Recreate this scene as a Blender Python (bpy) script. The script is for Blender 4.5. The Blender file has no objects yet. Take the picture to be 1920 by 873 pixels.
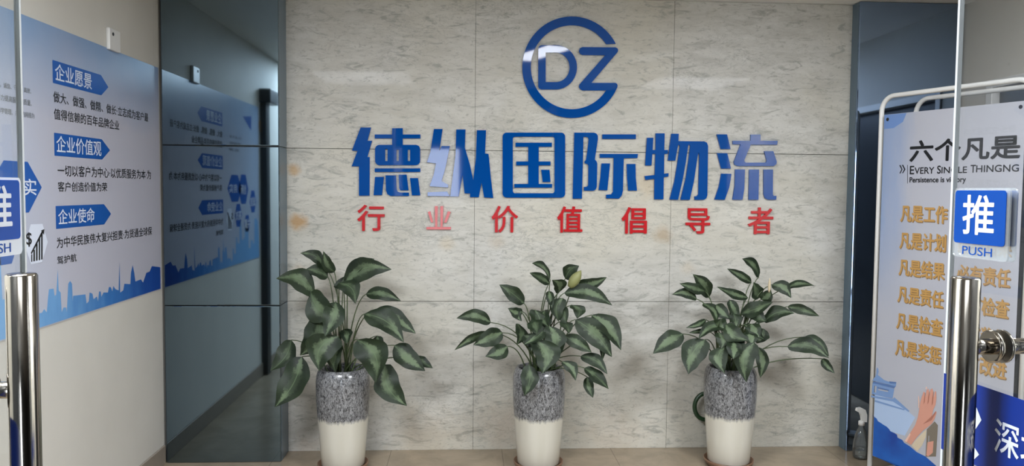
import bpy, bmesh, math, random
from mathutils import Vector, Matrix

SC = bpy.context.scene
COL = SC.collection
random.seed(7)

# ------------------------------------------------------------------ camera
F_PX, PITCH, YAW, ROLL, CAM_H = 1480.0, 0.0542, 0.0562, -0.0094, 1.5
_cy, _sy, _cp, _sp = math.cos(YAW), math.sin(YAW), math.cos(PITCH), math.sin(PITCH)
_cr, _sr = math.cos(ROLL), math.sin(ROLL)
CAM = Vector((0, 0, CAM_H))
FWD = Vector((_sy*_cp, _cy*_cp, -_sp))
_U0 = Vector((_sy*_sp, _cy*_sp, _cp)); _R0 = Vector((_cy, -_sy, 0))
RGT = _R0*_cr - _U0*_sr
UPV = _R0*_sr + _U0*_cr
cd = bpy.data.cameras.new('camera'); cam = bpy.data.objects.new('camera', cd); COL.objects.link(cam)
cd.sensor_width = 36.0; cd.lens = 36.0*F_PX/1920.0; cd.clip_start = 0.02
M4 = Matrix((RGT, UPV, -FWD)).transposed().to_4x4(); M4.translation = CAM
cam.matrix_world = M4
SC.camera = cam

# ------------------------------------------------------------------ world, exposure
w = bpy.data.worlds.new('world'); SC.world = w; w.use_nodes = True
w.node_tree.nodes['Background'].inputs[0].default_value = (0.9, 0.95, 1.0, 1)
w.node_tree.nodes['Background'].inputs[1].default_value = 0.3
SC.view_settings.view_transform = 'Standard'; SC.view_settings.look = 'None'
SC.view_settings.gamma = 1.0; SC.view_settings.use_curve_mapping = False
SC.view_settings.exposure = 0.02
try:
    SC.cycles.use_denoising = True
    SC.cycles.max_bounces = 10; SC.cycles.transparent_max_bounces = 16
    SC.cycles.caustics_reflective = False; SC.cycles.caustics_refractive = False
except Exception: pass
LAMP_L = 20.0        # radiance of the slim ceiling lamps
FILL_W = 108.0       # watts of each unseen fill panel added over the entrance
DAY_L = 10.0          # radiance of the daylit doorway behind the camera

# ------------------------------------------------------------------ sizes of the place
D = 4.5              # marble wall
XL, XR = -1.643, 2.835
ZC = 2.585           # ceiling
YCL, YCR = 4.32, 4.41
J1, J2 = 0.862, 1.723
YF = 0.46            # shop front

# ------------------------------------------------------------------ helpers
def lin(c): return tuple((x/12.92 if x <= .04045 else ((x+.055)/1.055)**2.4) for x in (v/255 for v in c))
def col4(c): return (*lin(c), 1)
def ray(px, py): return FWD + RGT*((px-960)/F_PX) - UPV*((py-436.5)/F_PX)
def hit(px, py, P0, n):
    d = ray(px, py); return CAM + d*((P0-CAM).dot(n)/d.dot(n))
class Frame:
    """a flat face in the place: origin, right, up, outward normal"""
    def __init__(s, P0, u, v=(0, 0, 1)):
        s.P0 = Vector(P0); s.u = Vector(u).normalized(); s.v = Vector(v).normalized(); s.n = s.u.cross(s.v)
    def uv(s, px, py):
        q = hit(px, py, s.P0, s.n)-s.P0; return (q.dot(s.u), q.dot(s.v))
    def pt(s, u, v, off=0.0): return s.P0 + s.u*u + s.v*v + s.n*off

def wloc(o):
    p = Vector((0, 0, 0))
    while o: p += o.location; o = o.parent
    return p
def tag(o, label=None, cat=None, group=None, kind=None):
    if label: o['label'] = label
    if cat: o['category'] = cat
    if group: o['group'] = group
    if kind: o['kind'] = kind
    return o
def empty(name, loc, label=None, cat=None, group=None, kind=None):
    o = bpy.data.objects.new(name, None); COL.objects.link(o); o.location = loc; o.empty_display_size = .05
    return tag(o, label, cat, group, kind)
def obj(name, bm, mat, parent=None, base=None, smooth=False):
    """bm holds world coordinates; link it as one mesh whose origin is base (or its parent's)"""
    org = wloc(parent) if parent else Vector(base if base is not None else (0, 0, 0))
    bmesh.ops.translate(bm, verts=bm.verts, vec=-org)
    me = bpy.data.meshes.new(name); bm.to_mesh(me); bm.free()
    for m in (mat if isinstance(mat, (list, tuple)) else [mat]): me.materials.append(m)
    if smooth:
        for p in me.polygons: p.use_smooth = True
    o = bpy.data.objects.new(name, me); COL.objects.link(o)
    if parent: o.parent = parent
    else: o.location = org
    return o
def box(bm, a, b, bev=0.0, seg=2, mi=0):
    x0, y0, z0 = a; x1, y1, z1 = b
    t = bmesh.new()
    bmesh.ops.create_cube(t, size=1)
    for v in t.verts: v.co = Vector(((x0+x1)/2+v.co.x*(x1-x0), (y0+y1)/2+v.co.y*(y1-y0), (z0+z1)/2+v.co.z*(z1-z0)))
    if bev > 0: bmesh.ops.bevel(t, geom=t.edges[:], offset=bev, segments=seg, profile=.5, affect='EDGES')
    merge(bm, t, mi); return bm
def merge(bm, t, mi=0, M=None):
    if M: bmesh.ops.transform(t, matrix=M, verts=t.verts)
    vm = {}
    for v in t.verts: vm[v] = bm.verts.new(v.co)
    for f in t.faces:
        try:
            g = bm.faces.new([vm[v] for v in f.verts]); g.material_index = mi if mi else f.material_index; g.smooth = f.smooth
        except ValueError: pass
    t.free()
def lathe(bm, prof, c, n=48, cap0=True, cap1=True, smooth=True, axis=None):
    rings = []
    for r, z in prof:
        rings.append([bm.verts.new(Vector((c[0]+r*math.cos(2*math.pi*k/n), c[1]+r*math.sin(2*math.pi*k/n), c[2]+z))) for k in range(n)])
    for a, b in zip(rings, rings[1:]):
        for k in range(n):
            f = bm.faces.new((a[k], a[(k+1) % n], b[(k+1) % n], b[k])); f.smooth = smooth
    if cap0: bm.faces.new(rings[0][::-1])
    if cap1: bm.faces.new(rings[-1])
    return bm
def tube(bm, pts, rad, n=12, cap=True):
    pts = [Vector(p) for p in pts]; rings = []; up = None
    for i, p in enumerate(pts):
        t = (pts[min(i+1, len(pts)-1)]-pts[max(i-1, 0)]).normalized()
        if up is None: up = t.orthogonal().normalized()
        up = (up - t*up.dot(t)).normalized(); sd = t.cross(up)
        r = rad[i] if isinstance(rad, (list, tuple)) else rad
        rings.append([bm.verts.new(p+up*(r*math.cos(2*math.pi*k/n))+sd*(r*math.sin(2*math.pi*k/n))) for k in range(n)])
    for a, b in zip(rings, rings[1:]):
        for k in range(n):
            f = bm.faces.new((a[k], a[(k+1) % n], b[(k+1) % n], b[k])); f.smooth = True
    if cap: bm.faces.new(rings[0][::-1]); bm.faces.new(rings[-1])
    return bm
def bez(a, b, c, n=10):
    a, b, c = Vector(a), Vector(b), Vector(c)
    return [a*(1-t)**2 + b*2*t*(1-t) + c*t*t for t in (k/n for k in range(n+1))]
def shape(bm, fr, loops, d=0.0, off=0.0, mi=0):
    """flat or raised outline on a face; loops = list of uv loops, the later ones are holes"""
    cu = bpy.data.curves.new('outline', 'CURVE'); cu.dimensions = '2D'; cu.fill_mode = 'BOTH'; cu.extrude = d/2
    for lp in loops:
        sp = cu.splines.new('POLY'); sp.points.add(len(lp)-1); sp.use_cyclic_u = True
        for p, q in zip(sp.points, lp): p.co = (q[0], q[1], 0, 1)
    _curve_to(bm, fr, cu, d, off, mi, None)
def _curve_to(bm, fr, cu, d, off, mi, rect):
    o = bpy.data.objects.new('outline', cu); COL.objects.link(o)
    dg = bpy.context.evaluated_depsgraph_get()
    me = bpy.data.meshes.new_from_object(o.evaluated_get(dg))
    xs = [v.co.x for v in me.vertices]; ys = [v.co.y for v in me.vertices]
    sx = sy = 1; ox = oy = 0
    if rect and xs:
        x0, x1, y0, y1 = min(xs), max(xs), min(ys), max(ys)
        sx = (rect[2]-rect[0])/(x1-x0); sy = (rect[3]-rect[1])/max(y1-y0, 1e-6); ox = rect[0]-x0*sx; oy = rect[1]-y0*sy
    vs = [bm.verts.new(fr.pt(v.co.x*sx+ox, v.co.y*sy+oy, v.co.z+d/2+off)) for v in me.vertices]
    for p in me.polygons:
        try: f = bm.faces.new([vs[i] for i in p.vertices]); f.material_index = mi
        except ValueError: pass
    bpy.data.objects.remove(o); bpy.data.meshes.remove(me); bpy.data.curves.remove(cu)
def text(bm, fr, s, rect, bold=0.0, d=0.0, off=0.0006, mi=0, spacing=1.0):
    # heavier strokes: the same glyphs laid over each other a hair apart
    for k in range(9 if bold else 1):
        cu = bpy.data.curves.new('lettering', 'FONT'); cu.body = s; cu.extrude = d/2; cu.resolution_u = 4; cu.space_character = spacing
        r = rect
        if k:
            h = (rect[3]-rect[1])*bold*.9; du, dv = h*math.cos(k*math.pi/4), h*math.sin(k*math.pi/4); r = (rect[0]+du, rect[1]+dv, rect[2]+du, rect[3]+dv)
        _curve_to(bm, fr, cu, d, off+k*4e-5, mi, r)
def rect_px(fr, ll, ur):
    a = fr.uv(*ll); b = fr.uv(*ur); return (a[0], a[1], b[0], b[1])
def rrect(u0, v0, u1, v1, r, n=6):
    out = []
    for cx, cy, a0 in ((u1-r, v1-r, 0), (u0+r, v1-r, 90), (u0+r, v0+r, 180), (u1-r, v0+r, 270)):
        for k in range(n+1):
            a = math.radians(a0+90*k/n); out.append((cx+r*math.cos(a), cy+r*math.sin(a)))
    return out
def R4(x0, y0, x1, y1): return [(x0, y0), (x1, y0), (x1, y1), (x0, y1)]

# ------------------------------------------------------------------ materials
def mat(name, c, rough=.5, metal=0.0, spec=.5, coat=0.0, emit=None, es=0):
    m = bpy.data.materials.new(name); m.use_nodes = True
    b = m.node_tree.nodes['Principled BSDF']
    b.inputs['Base Color'].default_value = col4(c); b.inputs['Roughness'].default_value = rough
    b.inputs['Metallic'].default_value = metal; b.inputs['Specular IOR Level'].default_value = spec
    b.inputs['Coat Weight'].default_value = coat; b.inputs['Coat Roughness'].default_value = .04
    if emit: b.inputs['Emission Color'].default_value = col4(emit); b.inputs['Emission Strength'].default_value = es
    return m
class N:
    """short hand for a node tree"""
    def __init__(s, m): s.t = m.node_tree; s.b = s.t.nodes['Principled BSDF']
    def n(s, typ, **kw):
        nd = s.t.nodes.new(typ)
        for k, v in kw.items(): setattr(nd, k, v)
        return nd
    def l(s, a, b): s.t.links.new(a, b)
    def val(s, sock, v):
        if hasattr(v, 'links'): s.l(v, sock)
        else: sock.default_value = v
    def math(s, op, a, b=0.0, c=0.0):
        nd = s.n('ShaderNodeMath', operation=op); s.val(nd.inputs[0], a); s.val(nd.inputs[1], b); s.val(nd.inputs[2], c); return nd.outputs[0]
    def coord(s, which='Object'): return s.n('ShaderNodeTexCoord').outputs[which]
    def mapping(s, v, scale=(1, 1, 1), loc=(0, 0, 0), rot=(0, 0, 0)):
        nd = s.n('ShaderNodeMapping'); s.l(v, nd.inputs[0]); nd.inputs[1].default_value = loc; nd.inputs[2].default_value = rot; nd.inputs[3].default_value = scale; return nd.outputs[0]
    def noise(s, v, scale, detail=4, rough=.55, dist=0.0):
        nd = s.n('ShaderNodeTexNoise'); s.l(v, nd.inputs['Vector']); nd.inputs['Scale'].default_value = scale; nd.inputs['Detail'].default_value = detail
        nd.inputs['Roughness'].default_value = rough; nd.inputs['Distortion'].default_value = dist; return nd.outputs[0]
    def ramp(s, f, stops):
        nd = s.n('ShaderNodeValToRGB'); s.l(f, nd.inputs[0]); e = nd.color_ramp.elements
        while len(e) < len(stops): e.new(.5)
        for el, (p, c) in zip(e, stops): el.position = p; el.color = (c, c, c, 1) if isinstance(c, (int, float)) else col4(c)
        return nd.outputs[0]
    def mix(s, f, a, b, mode='MIX'):
        nd = s.n('ShaderNodeMix', data_type='RGBA', blend_type=mode)
        s.val(nd.inputs[0], f)
        for i, v in ((6, a), (7, b)):
            if hasattr(v, 'links'): s.l(v, nd.inputs[i])
            else: nd.inputs[i].default_value = col4(v)
        return nd.outputs[2]
    def xyz(s, v):
        nd = s.n('ShaderNodeSeparateXYZ'); s.l(v, nd.inputs[0]); return nd.outputs
    def base(s, c): s.l(c, s.b.inputs['Base Color'])
    def bump(s, h, st=.2, dist=.002):
        nd = s.n('ShaderNodeBump'); nd.inputs['Strength'].default_value = st; nd.inputs['Distance'].default_value = dist; s.l(h, nd.inputs['Height']); s.l(nd.outputs[0], s.b.inputs['Normal'])

def marble_mat():
    m = mat('polished_marble', (205, 204, 198), .5, spec=.2, coat=.045); k = N(m); co = k.coord()
    cloud = k.noise(k.mapping(co, (1.0, 1, 1.6)), 1.6, 5, .6, .4)
    c = k.mix(k.ramp(cloud, [(.35, 0), (.7, 1)]), (208, 207, 202), (193, 191, 184))
    mot = k.noise(k.mapping(co, (1.0, 1, 3.6), rot=(0, .1, 0)), 4.2, 9, .72, .7)
    c = k.mix(k.math('MULTIPLY', k.ramp(mot, [(.42, 0), (.68, 1)]), .6), c, (166, 164, 156))
    tone = k.noise(k.mapping(co, (1, 1, 1), loc=(3.1, 0, 1.7)), .9, 3, .5, .3)
    c = k.mix(k.math('MULTIPLY', k.ramp(tone, [(.42, 0), (.6, 1)]), .5), c, (198, 192, 174))
    wisp = k.noise(k.mapping(co, (1.0, 1, 3.2), rot=(0, .25, 0)), 7.0, 7, .68, 1.4)
    c = k.mix(k.math('MULTIPLY', k.ramp(wisp, [(.54, 0), (.66, 1)]), .68), c, (146, 146, 139))
    wm = k.noise(k.mapping(co, (1.0, 1, 2.4)), 1.1, 3, .5, .3)
    vein = k.noise(k.mapping(co, (1.0, 1, 2.6), rot=(0, -.35, 0)), 4.5, 8, .7, 2.2)
    vf = k.math('MULTIPLY', k.ramp(vein, [(.485, 0), (.5, 1), (.515, 0)]), k.ramp(wm, [(.5, 0), (.62, .65)]))
    c = k.mix(vf, c, (128, 130, 124))
    fleck = k.noise(k.mapping(co, (1.0, 1, 2.0), rot=(0, .5, 0)), 26, 5, .7, .8)
    c = k.mix(k.math('MULTIPLY', k.ramp(fleck, [(.55, 0), (.67, 1)]), .5), c, (138, 138, 130))
    # rust stains in the stone
    dn = k.noise(co, 14, 3, .6); x, y, z = k.xyz(co)
    fr = Frame((0, D, 0), (1, 0, 0))
    for px, py, r, st, sc in ((558, 416, .055, .75, (178, 136, 78)), (551, 318, .04, .65, (190, 150, 95)), (560, 512, .05, .3, (190, 160, 120)), (1243, 440, .06, .55, (165, 140, 105)),
                              (1216, 340, .11, .35, (190, 165, 125)), (836, 455, .05, .3, (205, 185, 150)), (932, 452, .05, .3, (195, 175, 150)), (1290, 500, .05, .25, (200, 180, 150)), (575, 880-40, .1, .25, (175, 145, 115)),
                              (950, 800, .16, .3, (165, 140, 115)), (800, 830, .25, .22, (180, 155, 125)), (1150, 832, .25, .22, (180, 155, 125))):
        u, v = fr.uv(px, py)
        dx = k.math('SUBTRACT', x, u); dz = k.math('SUBTRACT', z, v)
        dd = k.math('SQRT', k.math('ADD', k.math('MULTIPLY', dx, dx), k.math('MULTIPLY', dz, dz)))
        dd = k.math('ADD', k.math('DIVIDE', dd, r), k.math('MULTIPLY', k.math('SUBTRACT', dn, .5), 1.6))
        mr = k.n('ShaderNodeMapRange'); k.l(dd, mr.inputs[0]); mr.inputs[1].default_value = 1.15; mr.inputs[2].default_value = .25; mr.inputs[3].default_value = 0; mr.inputs[4].default_value = st
        c = k.mix(mr.outputs[0], c, sc)
    k.base(c); return m
def wall_mat(name, c, rough=.6):
    m = mat(name, c, rough, spec=.3); k = N(m); co = k.coord()
    f = k.noise(co, 2.2, 4); k.base(k.mix(k.ramp(f, [(.3, 0), (.7, 1)]), tuple(x-4 for x in c), tuple(min(255, x+3) for x in c)))
    k.bump(k.noise(co, 180, 2), .08, .001); return m
def floor_mat():
    m = mat('beige_floor_tile', (150, 136, 116), .22, spec=.5); k = N(m); co = k.coord(); x, y, z = k.xyz(co)
    f = k.noise(k.mapping(co, (1, 1, 1)), 5, 6, .6, .6)
    c = k.mix(k.ramp(f, [(.3, 0), (.72, 1)]), (160, 145, 123), (134, 120, 101))
    def joint(a, o, s):
        g = k.math('ABSOLUTE', k.math('SUBTRACT', k.math('FRACT', k.math('ADD', k.math('DIVIDE', k.math('SUBTRACT', a, o), s), .5)), .5))
        return k.math('LESS_THAN', g, .0016/s)
    j = k.math('MAXIMUM', joint(x, -.43, .635), joint(y, 4.1, .635))
    k.base(k.mix(k.math('MULTIPLY', j, .7), c, (95, 84, 70))); return m
def glass_mat(name, tint, refl=1.0, haze=0.0):
    m = bpy.data.materials.new(name); m.use_nodes = True; t = m.node_tree; t.nodes.clear()
    o = t.nodes.new('ShaderNodeOutputMaterial'); mx = t.nodes.new('ShaderNodeMixShader'); tr = t.nodes.new('ShaderNodeBsdfTransparent'); gl = t.nodes.new('ShaderNodeBsdfGlossy')
    fr = t.nodes.new('ShaderNodeFresnel'); fr.inputs[0].default_value = 1.45; gl.inputs['Roughness'].default_value = .02
    tr.inputs[0].default_value = (*tint, 1); sc = t.nodes.new('ShaderNodeMath'); sc.operation = 'MULTIPLY'; sc.inputs[1].default_value = refl
    t.links.new(fr.outputs[0], sc.inputs[0]); t.links.new(sc.outputs[0], mx.inputs[0]); t.links.new(gl.outputs[0], mx.inputs[2])
    if haze:
        df = t.nodes.new('ShaderNodeBsdfDiffuse'); df.inputs[0].default_value = (.75, .8, .82, 1); m2 = t.nodes.new('ShaderNodeMixShader'); m2.inputs[0].default_value = haze
        t.links.new(tr.outputs[0], m2.inputs[1]); t.links.new(df.outputs[0], m2.inputs[2]); t.links.new(m2.outputs[0], mx.inputs[1])
    else: t.links.new(tr.outputs[0], mx.inputs[1])
    t.links.new(mx.outputs[0], o.inputs[0]); return m
def leaf_mat():
    m = mat('variegated_leaf', (45, 72, 45), .5, spec=.3); k = N(m); uv = k.coord('UV'); u, v, _ = k.xyz(uv); co = k.coord()
    au = k.math('ABSOLUTE', k.math('SUBTRACT', u, .5))           # 0 at the midrib, .5 at the edge
    nz = k.math('SUBTRACT', k.noise(k.mapping(co, (1, 1, 1)), 70, 4, .7), .5)
    band = k.math('ADD', au, k.math('MULTIPLY', nz, .38))
    band = k.math('ADD', band, k.math('MULTIPLY', k.math('ABSOLUTE', k.math('SUBTRACT', v, .5)), .22))
    f = k.ramp(band, [(.16, .85), (.25, 0)])
    big = k.noise(co, 9, 2)
    f = k.math('MULTIPLY', f, k.ramp(big, [(.4, .15), (.58, 1)]))
    g = k.mix(k.ramp(k.noise(co, 12, 3), [(.3, 0), (.7, 1)]), (25, 35, 24), (38, 52, 32))
    c = k.mix(f, g, (104, 120, 92))
    c = k.mix(k.ramp(au, [(.012, .6), (.025, 0)]), c, (96, 116, 84))
    k.base(c); k.bump(k.n('ShaderNodeTexWave').outputs[1], .0)
    return m
def pot_mat():
    m = mat('crackle_glaze_pot', (200, 198, 188), .18, spec=.6); k = N(m); co = k.coord(); x, y, z = k.xyz(co)
    a = k.noise(k.mapping(co, (1, 1, .4)), 190, 4, .75, 1.0)
    b = k.noise(k.mapping(co, (1, 1, .5)), 70, 4, .65, .5)
    gz = k.mix(k.ramp(k.math('ADD', k.math('MULTIPLY', a, .7), k.math('MULTIPLY', b, .3)), [(.41, 0), (.6, 1)]), (28, 29, 32), (160, 161, 163))
    edge = k.math('ADD', z, k.math('MULTIPLY', k.math('SUBTRACT', k.noise(k.mapping(co, (1, 1, .18)), 60, 3, .6), .5), .05))
    f = k.n('ShaderNodeMapRange'); k.l(edge, f.inputs[0]); f.inputs[1].default_value = .272; f.inputs[2].default_value = .292
    body = k.mix(k.noise(k.mapping(co, (1, 1, .1)), 14, 2), (214, 211, 200), (196, 192, 178))
    k.base(k.mix(f.outputs[0], body, gz)); return m
def poster_mat():
    m = mat('poster_print', (205, 207, 220), .3, spec=.4); k = N(m); x, y, z = k.xyz(k.coord())   # object origin = poster's lower left corner
    n = k.math('MULTIPLY', k.math('SUBTRACT', k.noise(k.coord(), 2.5, 3), .5), .22)
    up = k.n('ShaderNodeMapRange'); k.l(k.math('ADD', z, n), up.inputs[0]); up.inputs[1].default_value = .82; up.inputs[2].default_value = 1.2
    c = k.mix(up.outputs[0], (190, 191, 205), (128, 158, 198))
    lf = k.n('ShaderNodeMapRange'); k.l(k.math('ADD', y, n), lf.inputs[0]); lf.inputs[1].default_value = 1.0; lf.inputs[2].default_value = .1; lf.inputs[4].default_value = .55
    c = k.mix(lf.outputs[0], c, (165, 192, 222))
    k.base(c); return m
def skyline_mat():
    m = mat('skyline_print', (60, 120, 190), .3, spec=.4); k = N(m); x, y, z = k.xyz(k.coord())
    n = k.math('MULTIPLY', k.math('SUBTRACT', k.noise(k.mapping(k.coord(), (1, 3, 1)), 5, 2), .5), .5)
    mr = k.n('ShaderNodeMapRange'); k.l(k.math('ADD', y, n), mr.inputs[0]); mr.inputs[1].default_value = .75; mr.inputs[2].default_value = 1.85
    k.base(k.ramp(mr.outputs[0], [(0, (120, 172, 222)), (.55, (62, 122, 192)), (1, (28, 74, 160))])); return m
def banner_mat():
    m = mat('banner_print', (196, 198, 206), .4, spec=.35); k = N(m); uv = k.coord('UV'); u, v, _ = k.xyz(uv)
    n = k.math('MULTIPLY', k.math('SUBTRACT', k.noise(k.mapping(uv, (3, 2, 1)), 2.0, 3), .5), .35)
    mr = k.n('ShaderNodeMapRange'); k.l(k.math('ADD', u, n), mr.inputs[0]); mr.inputs[1].default_value = .30; mr.inputs[2].default_value = 0.0; mr.inputs[4].default_value = .75
    vm = k.n('ShaderNodeMapRange'); k.l(v, vm.inputs[0]); vm.inputs[1].default_value = .42; vm.inputs[2].default_value = .7
    k.base(k.mix(k.math('MULTIPLY', mr.outputs[0], vm.outputs[0]), (176, 178, 188), (126, 152, 194))); return m
def film_mat():
    m = mat('hill_print', (30, 78, 165), .35, spec=.4); k = N(m); x, y, z = k.xyz(k.coord())
    n = k.noise(k.coord(), 4, 3)
    k.base(k.ramp(n, [(.3, (34, 60, 140)), (.6, (36, 96, 180)), (.8, (58, 120, 200))])); return m
def steel_mat():
    m = mat('brushed_steel', (168, 162, 152), .13, metal=1.0); return m
def mirror_mat(name, c):
    m = mat(name, c, .035, metal=1.0); k = N(m)
    return m

MARBLE = marble_mat(); WALLW = wall_mat('white_wall_paint', (207, 205, 198)); CEILW = wall_mat('ceiling_paint', (238, 238, 236))
FLOORM = floor_mat(); GROUT = mat('dark_joint', (70, 70, 66), .8)
MIRL = mirror_mat('blue_grey_mirror_panel', (114, 132, 144)); MIRR = mirror_mat('dark_blue_mirror_panel', (142, 164, 194))
EDGE = mat('dark_panel_edge', (38, 44, 48), .4); SIDE = mat('panel_side_lacquer', (92, 112, 126), .25, spec=.5)
BASEB = mat('taupe_skirting', (140, 130, 118), .4)
BLUE = mat('blue_acrylic', (2, 72, 150), .04, spec=.5); RED = mat('red_acrylic', (190, 34, 40), .18, spec=.5)
REDP = mat('pale_red_acrylic', (205, 92, 92), .2, spec=.5)  # paler red for the second slogan character
GLASS = glass_mat('clear_glass', (.985, .99, .988), .12, .012); GEDGE = mat('glass_edge_polish', (214, 220, 223), .2, spec=.6)
STEEL = steel_mat()
WPLA = mat('white_plastic', (226, 226, 224), .35); BLK = mat('black_rubber', (22, 22, 24), .5)
SIGNB = mat('sign_blue', (14, 74, 165), .25, spec=.5); SIGNW = mat('sign_white', (220, 226, 236), .3); CLEARA = glass_mat('clear_acrylic', (.97, .98, .985), .3, .22)
PBLUE = mat('print_blue', (24, 88, 172), .3, spec=.4); PWHITE = mat('print_white', (220, 228, 244), .3); PBLACK = mat('print_black', (26, 28, 30), .35)
PGREY = mat('print_grey', (120, 126, 130), .35); PGOLD = mat('print_gold', (186, 145, 84), .35); PGOLDD = mat('print_gold_shadow', (140, 112, 76), .4)
POST = poster_mat(); SKYL = skyline_mat(); BANM = banner_mat(); HILL = film_mat()
LEAF = leaf_mat(); STEM = mat('green_stem', (70, 84, 52), .45); POTM = pot_mat(); SOIL = mat('dark_soil', (40, 32, 26), .95)
N(SOIL).bump(N(SOIL).noise(N(SOIL).coord(), 90, 4), .8, .01)
SAUC = mat('brown_saucer', (120, 92, 72), .4); GREEN = mat('green_plastic', (30, 56, 32), .35)

# ------------------------------------------------------------------ setting
def struct(o, label=None): return tag(o, label, kind='structure')
b = bmesh.new(); box(b, (-4.2, -3.3, -.06), (4.2, D+.1, 0)); struct(obj('floor', b, FLOORM))
b = bmesh.new(); box(b, (-4.2, -3.3, ZC), (4.2, D+.1, ZC+.06)); struct(obj('ceiling', b, CEILW))
# marble wall of large slabs with open joints
b = bmesh.new(); box(b, (XL-.1, D+.016, 0), (XR+.1, D+.1, ZC), mi=1)
xs = [-1.10, .038, 1.17, 2.3]; zs = [0, J1, J2, ZC]
for i in range(3):
    for j in range(3):
        box(b, (xs[i]+.0007, D, zs[j]+(.0014 if j else 0)), (xs[i+1]-.0007, D+.016, zs[j+1]-.0014), .0008, 1)
struct(obj('wall_back', b, [MARBLE, GROUT]))
b = bmesh.new(); box(b, (XL-.1, YF, 0), (XL, D+.1, ZC)); struct(obj('wall_left', b, WALLW))
b = bmesh.new(); box(b, (XR, YF, 0), (XR+.1, 1.9, ZC)); box(b, (XR, 1.9, 2.12), (XR+.1, 4.2, ZC)); box(b, (XR, 4.2, 0), (XR+.1, D+.1, ZC)); struct(obj('wall_right', b, WALLW))
DOORD = mat('dark_door_lacquer', (46, 48, 50), .3)
sd_ = struct(empty('door_3', (XR+.05, 3.05, 0)), 'dark double door in the right wall behind the banner')
for y0_, y1_, hy in ((1.955, 3.046, 2.98), (3.05, 4.145, 3.11)):
    b = bmesh.new(); box(b, (XR+.03, y0_, .006), (XR+.07, y1_, 2.07), .003); lf_ = obj('door_leaf', b, DOORD, sd_)
    b = bmesh.new(); tube(b, [(XR+.03, hy, 1.02), (XR-.012, hy, 1.02)], .009, 12); tube(b, [(XR-.012, hy, 1.02), (XR-.012, hy+(-.1 if hy < 3.05 else .1), 1.02)], .009, 12); obj('lever_handle', b, STEEL, lf_)
b = bmesh.new(); box(b, (XR-.012, 1.9, 0), (XR+.1, 1.95, 2.12), .003); box(b, (XR-.012, 4.15, 0), (XR+.1, 4.2, 2.12), .003); box(b, (XR-.012, 1.95, 2.075), (XR+.1, 4.15, 2.12), .003); obj('door_frame', b, WPLA, sd_)
b = bmesh.new(); box(b, (XL, YF+.02, 0), (XL+.012, YCL, .1), .003); struct(obj('baseboard_left', b, BASEB))
b = bmesh.new(); box(b, (XR-.012, YF+.02, 0), (XR, 1.895, .1), .003); struct(obj('baseboard_right', b, BASEB))
# mirror-clad pillars either side of the marble
def pillar(x0, x1, yf, face, label, side):
    b = bmesh.new(); box(b, (x0+.006, yf+.014, 0), (x1-.006, D+.016, ZC), mi=1)
    zz = [0, J1, J2, ZC] if side < 0 else [0, ZC]
    for j in range(len(zz)-1):
        box(b, (x0+.012 if side < 0 else x0, yf, zz[j]+(.002 if j else 0)), (x1 if side < 0 else x1-.03, yf+.014, zz[j+1]-.002), .004, 2, mi=0)
        xa, xb = (x1-.006, x1) if side < 0 else (x0, x0+.006)
        box(b, (xa, yf+.016, zz[j]+(.002 if j else 0)), (xb, D, zz[j+1]-.002), .001, 1, mi=2)
    return struct(obj('pillar', b, [face, EDGE, SIDE], base=((x0+x1)/2, yf, 0)), label)
def fix_slots(o): return o
pillar(XL+.004, -1.014, YCL, MIRL, 'blue-grey mirror clad pillar between left wall and marble', -1)
pillar(2.209, XR-.004, YCR, MIRR, 'dark mirror clad pillar behind the pull-up banner', 1)
# dark steel post ending the left wall covering
b = bmesh.new(); box(b, (XL, 2.16, 0), (XL+.05, 2.27, 2.17), .004); box(b, (XL, 2.02, 2.17), (XL+.09, 2.29, 2.28), .006); struct(obj('trim_1', b, EDGE))
# shop front behind the glass doors, and the corridor the camera stands in
DARKF = mat('dark_shopfront', (44, 48, 54), .35); CORR = wall_mat('corridor_paint', (70, 70, 70))
b = bmesh.new(); box(b, (-4.2, YF-.1, 0), (-.78, YF, ZC)); box(b, (.97, YF-.1, 0), (4.2, YF, ZC)); box(b, (-.78, YF-.1, 2.39), (.97, YF, ZC)); struct(obj('wall_front', b, DARKF))
b = bmesh.new(); box(b, (-4.2, -3.4, 0), (4.2, -3.3, ZC)); struct(obj('wall_corridor', b, CORR))
b = bmesh.new(); box(b, (-4.3, -3.4, 0), (-4.2, YF, ZC)); struct(obj('wall_corridor_west', b, CORR))
b = bmesh.new(); box(b, (4.2, -3.4, 0), (4.3, YF, ZC)); struct(obj('wall_corridor_east', b, CORR))
DAY = mat('daylit_glazing', (230, 240, 255), .3, emit=(235, 244, 255), es=DAY_L)
wx0, wx1 = -.66, -.14
wn = struct(empty('window_1', ((wx0+wx1)/2, -3.3, 0)))
b = bmesh.new(); box(b, (wx0, -3.3, .06), (wx1, -3.285, 2.12)); obj('pane', b, DAY, wn)
b = bmesh.new()
for a in ((wx0-.05, wx0), (wx1, wx1+.05)): box(b, (a[0], -3.3, 0), (a[1], -3.26, 2.17), .003)
box(b, (wx0, -3.3, 2.12), (wx1, -3.26, 2.17), .003); box(b, (wx0, -3.3, 0), (wx1, -3.26, .06), .003); obj('window_frame', b, WPLA, wn)

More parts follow.
